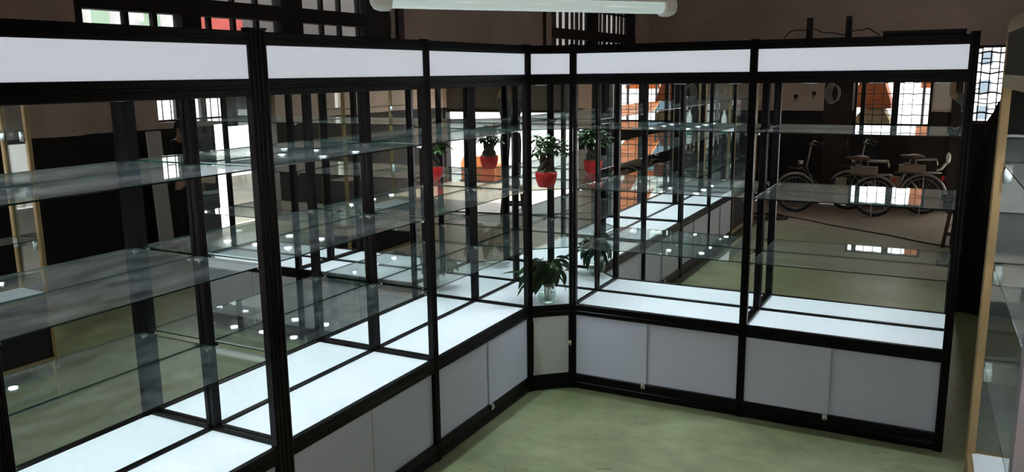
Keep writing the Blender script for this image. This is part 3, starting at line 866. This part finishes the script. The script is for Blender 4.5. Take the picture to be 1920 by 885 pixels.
def fender(par, x, z, r, a0, a1, mat):
    pts = [(x+(r+.035)*cos(a0+(a1-a0)*i/14), 0, z+(r+.035)*sin(a0+(a1-a0)*i/14)) for i in range(15)]
    return MB().tube(pts, .026, 6, sx=1.2).build('mudguard', mat, par)
def bicycle(label, loc, wb, frame_mat, electric, name='electric_bicycle'):
    """faces -x; front axle at local x=0, rear axle at x=wb"""
    t = thing(name, label, 'bicycle', loc, 0, 'bicycles by the wall')
    r = .285
    wheel(t, 0, r+.022, r); wheel(t, wb, r+.022, r)
    az = r+.022
    fr = MB()
    fr.tube([(.19, 0, .62), (.24, 0, .52), (.50, 0, .33), (.70, 0, .28)], .026, 10)            # low sloping main tube
    fr.tube([(.70, 0, .28), (.86, 0, .80)], .021, 10)                                           # seat tube
    for y in (-.05, .05):
        fr.tube([(.70, 0, .28), (wb, y, az)], .011, 8); fr.tube([(.82, 0, .62), (wb, y, az)], .010, 8)
    fr.tube([(.18, 0, .58), (.15, 0, .72)], .024, 10)
    fr.build('frame', frame_mat, t)
    fk = MB()
    for y in (-.055, .055): fk.tube([(0, y, az), (.06, y, az+.2), (.12, y*.8, .60)], .011, 8)
    fk.build('fork', frame_mat, t)
    hb = MB().tube([(.145, 0, .70), (.20, 0, 1.06)], .014, 8).tube([(.28, -.28, 1.10), (.21, -.22, 1.13), (.19, 0, 1.08), (.21, .22, 1.13), (.28, .28, 1.10)], .012, 8)
    h = hb.build('handlebar', STEEL, t)
    for s in (-1, 1): MB().tube([(.27, s*.26, 1.105), (.36, s*.33, 1.08)], .018, 8).build('grip', RUBBER, h)
    MB().tube([(.02, 0, .80), (.10, 0, .80)], [.045, .03], 12).build('head_lamp', CHROME, t)
    bk = MB().tube([(-.12, -.13, .72), (-.12, .13, .72), (.08, .13, .72), (.08, -.13, .72)], .006, 6, closed=True)
    bk.tube([(.08, 0, .72), (.14, 0, .66)], .008, 6).build('front_carrier', STEEL, t)
    fender(t, 0, az, r, 2.6, .35, STEEL); fender(t, wb, az, r, 2.9, .1, STEEL)
    sd = MB().ball((.94, 0, .90), (.14, .09, .045), 16, 8).ball((.82, 0, .905), (.10, .035, .03), 12, 6).build('saddle', SADDLE, t)
    MB().tube([(.86, 0, .80), (.88, 0, .88)], .014, 8).build('seat_post', STEEL, t)
    bx = MB()
    if electric:
        bx.box((.60, -.05, .34), (.76, .05, .58)); bx.build('battery', TAN, t)
    MB().tube([(wb-.42, -.07, .64), (wb+.18, -.07, .66), (wb+.24, 0, .66), (wb+.18, .07, .66), (wb-.42, .07, .64)], .009, 6).tube([(wb, -.07, .65), (wb, -.05, az)], .006, 6).tube([(wb, .07, .65), (wb, .05, az)], .006, 6).build('rear_carrier', STEEL, t)
    MB().box((wb-.36, -.10, .665), (wb+.02, .10, .77)).box((wb-.30, -.06, .77), (wb-.20, .06, .80)).build('carrier_box', TAN, t)
    MB().tube([(wb-.12, -.08, .78), (wb-.13, -.08, .86), (wb+.16, -.08, .87), (wb+.18, -.08, .78)], .012, 6).tube([(wb-.12, .08, .78), (wb-.13, .08, .86), (wb+.16, .08, .87), (wb+.18, .08, .78)], .012, 6).box((wb-.1, -.08, .85), (wb+.14, .08, .875)).build('passenger_seat', STEEL, t)
    MB().box((wb+.25, -.03, .55), (wb+.29, .03, .62)).build('rear_reflector', REDL, t)
    cr = MB().tube([(.70, -.10, .28), (.70, .10, .28)], .012, 8).tube([(.70, .10, .28), (.86, .10, .20)], .010, 6).tube([(.70, -.10, .28), (.54, -.10, .36)], .010, 6)
    cr.build('crank', STEEL, t)
    for x, y, z in ((.86, .14, .20), (.54, -.14, .36)): MB().box((x-.045, y-.04, z-.01), (x+.045, y+.04, z+.01)).build('pedal', RUBBER, t)
    MB().lathe([(.0001, -.004), (.09, -.004), (.095, 0), (.09, .004), (.0001, .004)], 24).xform(Matrix.Translation((.70, .06, .28)) @ Matrix.Rotation(pi/2, 4, 'X')).build('chain_ring', STEEL, t)
    MB().tube([(wb-.04, .06, az-.02), (wb-.02, .12, .012), (wb-.12, .15, .012), (wb-.14, .13, .012)], .010, 6).tube([(wb-.04, -.06, az-.02), (wb-.02, -.12, .012), (wb-.12, -.15, .012)], .010, 6).build('kickstand', STEEL, t)
    return t
bicycle('black electric bicycle with tall handlebar post, leftmost bicycle in the right mirror', (.40, -7.50, 0), 1.17, PAINTB, True)
b2 = bicycle('silver electric bicycle parked behind the black one, seen in the mirror', (1.14, -8.02, 0), 1.08, STEEL, True)
t = thing('cloth_hat', 'white cloth hat hung up behind the rear bicycle rack in the mirror', 'hat', (2.52, -7.98, .70), 0)
MB().tube([(-.13, 0, 0), (-.06, 0, .03), (0, 0, .12)], .018, 8).build('strap', ALUW, t)
MB().ball((.02, 0, .20), (.035, .05, .085), 12, 8).build('crown', WHITEP, t)

# cable on the floor
pts = []
for i in range(70):
    a = i*.36; r = .33-.02*sin(i*.7)-.0012*i
    pts.append((.02+r*1.25*cos(a), -6.72+r*.75*sin(a), .009+.0006*i))
pts += [(.36, -6.90, .02), (.75, -6.72, .009), (1.1, -6.42, .009), (1.42, -6.235, .009), (1.9, -5.94, .009), (2.3, -5.62, .009), (2.6, -5.45, .009), (2.79, -5.42, .009), (3.0, -5.40, .009), (3.6, -5.3, .009), (5.0, -5.2, .009)]
tag(MB().tube(pts, .009, 6).build('floor_cable', CABLE), 'black cable coiled and trailing across the workshop floor', 'cable')

# poles, hooks and wire at the bike wall
for x, lab in ((-.78, 'left of two dark poles leaning on the wall, seen in the mirror'), (-.52, 'right of two dark poles leaning on the wall, seen in the mirror')):
    tag(MB().tube([(x-.1, YF+.12, 1.55), (x+.35, YF+.5, .01)], .022, 8).build('leaning_pole', WOODD), lab, 'pole', 'leaning poles')
for x, z, lab in ((.17, 1.81, 'left of two small iron hooks on the wall, seen in the mirror'), (.46, 1.86, 'right of two small iron hooks on the wall, seen in the mirror')):
    h = thing('wall_hook', lab, 'hook', (x, YF, z), 0, 'wall hooks')
    MB().box((-.03, -.002, -.03), (.03, .012, .03)).build('plate', IRON, h)
    MB().tube([(0, .01, 0), (0, .06, -.01), (0, .07, -.06), (0, .05, -.08)], .008, 6).build('hook', IRON, h)
w = MB()
for k in range(6):
    w.tube([(.74+.015*k+(.10-.006*k)*cos(a), YF+.03+.008*k, 1.86+(.17-.008*k)*sin(a)) for a in [i*2*pi/24 for i in range(24)]], .006, 6, closed=True)
tag(w.build('hanging_wire_coil', WIREM), 'coil of pale wire hanging on the door beside the barred window', 'wire coil')
t = tag(MB().extrude([(0, 0), (.36, 0), (.40, .06), (.40, .44), (.33, .50), (.06, .50), (0, .45)], .004, .016, ax=2).xform(Matrix.Translation((2.26, YF, 1.62)) @ Matrix.Rotation(pi/2, 4, 'X') @ Matrix.Translation((0, 0, -.02))).build('paper_sheet', WHITEP), 'pale rounded sheet fixed on the wall right of the barred window', 'sheet')

# ------------------------------------------------------------------ outside the openings
def facade(name, label, a, b, wins, ax, mat=PALE):
    t = thing(name, label, 'building')
    MB().box(a, b).build('walls', mat, t)
    for (u0, u1, z0, z1) in wins:
        if ax == 'y-': f = MB().box((u0, a[1]-.03, z0), (u1, a[1]+.01, z1))
        elif ax == 'y+': f = MB().box((u0, b[1]-.01, z0), (u1, b[1]+.03, z1))
        else: f = MB().box((a[0]-.03, u0, z0), (a[0]+.01, u1, z1))
        f.build('window', BLUEG, t)
    return t
facade('outside_building', 'white apartment block with blue-grey windows outside the back right window', (-2, 14, -.12), (16, 16, 12),
       [(2.95+.62*i, 3.17+.62*i, z, z+.26) for i in range(8) for z in (.6, 1.25, 1.75, 2.3)], 'y-')
facade('outside_building', 'low pale building across the yard behind the bright shop front', (2.8, -22, -.12), (22, -20, 7), [(4+3*i, 5.6+3*i, 2.2, 3.6) for i in range(5)], 'y+')
facade('outside_building', 'added tall pale shade building across the yard behind the barred window', (-8, -22, -.12), (2.75, -20, 13), [(-6+3*i, -4.4+3*i, z, z+1.4) for i in range(3) for z in (5.2, 8.2)], 'y+')  # building added to block direct light
facade('outside_building', 'pale building across the lane beyond the right side door', (15, -16, -.12), (17, 13, 7), [(-10+3.2*i, -8.8+3.2*i, 2.2, 3.6) for i in range(6)], 'x-')
ab = facade('outside_building', 'grey rendered house wall close behind the left casement windows', (-3.9, -6, -.12), (-3.7, 12, 7.5), [], 'y-', ALLEY)
MB().box((-3.71, -.72, -.1), (-3.66, .40, 2.95)).build('whitewashed_panel', WHITEW, ab)
for y in (-.55, -.05): MB().box((-3.68, y, -.1), (-3.63, y+.17, 2.95)).build('painted_pilaster', GREENW, ab)
t = tag(MB().box((-3.695, .52, 1.7), (-3.67, 1.12, 2.80)).build('hanging_banner', REDB), 'red banner on the house wall behind the left casement window', 'banner')
t = thing('orange_awning', 'orange awning hanging outside the barred window behind the bicycles', 'awning', (0, 0, 0))
MB().extrude([(-8.73, 2.98), (-10.6, 2.12), (-10.6, 1.90), (-10.57, 1.90), (-10.57, 2.10), (-8.73, 2.94)], 2.0, 2.75, ax=0).build('canopy', ORANGE, t)
for x in (2.06, 2.69): MB().tube([(x, -10.55, -.11), (x, -10.55, 2.11)], .025, 8).build('pole', IRON, t)
t = thing('cream_sack_stack', 'cream covered stack with an orange top cloth outside the barred window', 'stack', (1.33, -9.4, -.11))
MB().extrude([(b_, a_) for a_, b_ in ((-.30, 0), (.30, 0), (.31, .6), (.28, 1.5), (.18, 1.68), (-.15, 1.70), (-.29, 1.5))][::-1], -.3, .3, ax=1).build('cover', CREAM, t)
MB().extrude([(b_, a_) for a_, b_ in ((-.30, 1.72), (.29, 1.70), (.27, 1.84), (.16, 2.16), (-.20, 2.19), (-.28, 2.0))][::-1], -.31, .31, ax=1).build('top_cloth', CLOTH, t)
MB().box((-.33, -.33, 0), (.33, .33, .08)).build('pallet', WOODD, t)
t = thing('orange_bale', 'orange sheeted bale on the ground outside the bright shop front', 'bale', (5.75, -9.75, -.11))
MB().extrude([(b_, a_) for a_, b_ in ((-.42, .06), (.42, .06), (.43, .42), (.36, .56), (-.32, .60), (-.43, .42))][::-1], -.3, .3, ax=1).build('cover', ORANGE, t)
MB().box((-.44, -.33, 0), (.44, .33, .06)).build('pallet', WOODD, t)
# trestle of loose profiles in the side doorway
t = thing('white_workbench', 'white workbench heaped with loose profiles outside the side door', 'workbench', (7.2, -3.1, -.11))
MB().box((-.45, -1.1, .75), (.45, 1.1, .80)).build('top', WHITEP, t)
MB().box((-.43, -1.08, .02), (-.40, 1.08, .75)).build('front_panel', WHITEP, t)
for sx in (-.40, .40):
    for sy in (-1.04, 1.04): MB().box((sx-.03, sy-.03, 0), (sx+.03, sy+.03, .75)).build('leg', WHITEP, t)
labs = ['short', 'long', 'bent', 'slim', 'wide', 'dusty', 'yellowish', 'topmost']
for i, q in enumerate(labs):
    L = .26+.03*(i % 4)
    tag(MB().box((-L, -.03, -.001), (L, .03, .05+.02*(i % 3))).xform(Matrix.Translation((7.2, -3.95+.22*i, .69)) @ Matrix.Rotation(.12*sin(i*2.3), 4, 'Z')).build('profile_bar', ALUW), 'pale loose profile bar lying on the white workbench outside', 'profile bar', 'loose profile bars')

# ------------------------------------------------------------------ world and camera
w = bpy.data.worlds.new('World'); S.world = w; w.use_nodes = True
nt = w.node_tree
for n in list(nt.nodes): nt.nodes.remove(n)
o = nt.nodes.new('ShaderNodeOutputWorld'); bg = nt.nodes.new('ShaderNodeBackground')
bg.inputs[0].default_value = (.93, .965, 1, 1); bg.inputs[1].default_value = 7.2
nt.links.new(bg.outputs[0], o.inputs[0])

sl = bpy.data.lights.new('sun', 'SUN'); sl.energy = 18.; sl.angle = radians(.6); sl.color = (1., .93, .84)
so = bpy.data.objects.new('sun', sl); COL.objects.link(so); so.location = (4, -16, 8)
so.rotation_euler = Vector((0, cos(radians(34)), -sin(radians(34)))).to_track_quat('-Z', 'Y').to_euler()
cam = bpy.data.cameras.new('camera'); co = bpy.data.objects.new('camera', cam); COL.objects.link(co)
yaw, pitch, roll = .4851, -.1932, -.0127
fw = Vector((-sin(yaw)*cos(pitch), cos(yaw)*cos(pitch), sin(pitch)))
rt = fw.cross(Vector((0, 0, 1))).normalized(); up = rt.cross(fw)
r2 = rt*cos(roll)+up*sin(roll); u2 = -rt*sin(roll)+up*cos(roll)
M = Matrix((( r2.x, u2.x, -fw.x, 2.5342), (r2.y, u2.y, -fw.y, -5.0638), (r2.z, u2.z, -fw.z, 2.2496), (0, 0, 0, 1)))
co.matrix_world = M
cam.sensor_fit = 'HORIZONTAL'; cam.sensor_width = 36.; cam.lens = 36.*1557.36/1920.
cam.clip_start = .02; cam.clip_end = 200
S.camera = co

S.view_settings.view_transform = 'Standard'; S.view_settings.look = 'None'
S.view_settings.exposure = 0.; S.view_settings.gamma = 1.; S.view_settings.use_curve_mapping = False
cy = S.cycles
cy.max_bounces = 20; cy.diffuse_bounces = 4; cy.glossy_bounces = 12; cy.transmission_bounces = 8; cy.transparent_max_bounces = 96
cy.sample_clamp_indirect = 40.; cy.sample_clamp_direct = 0.; cy.blur_glossy = .3
cy.use_denoising = True
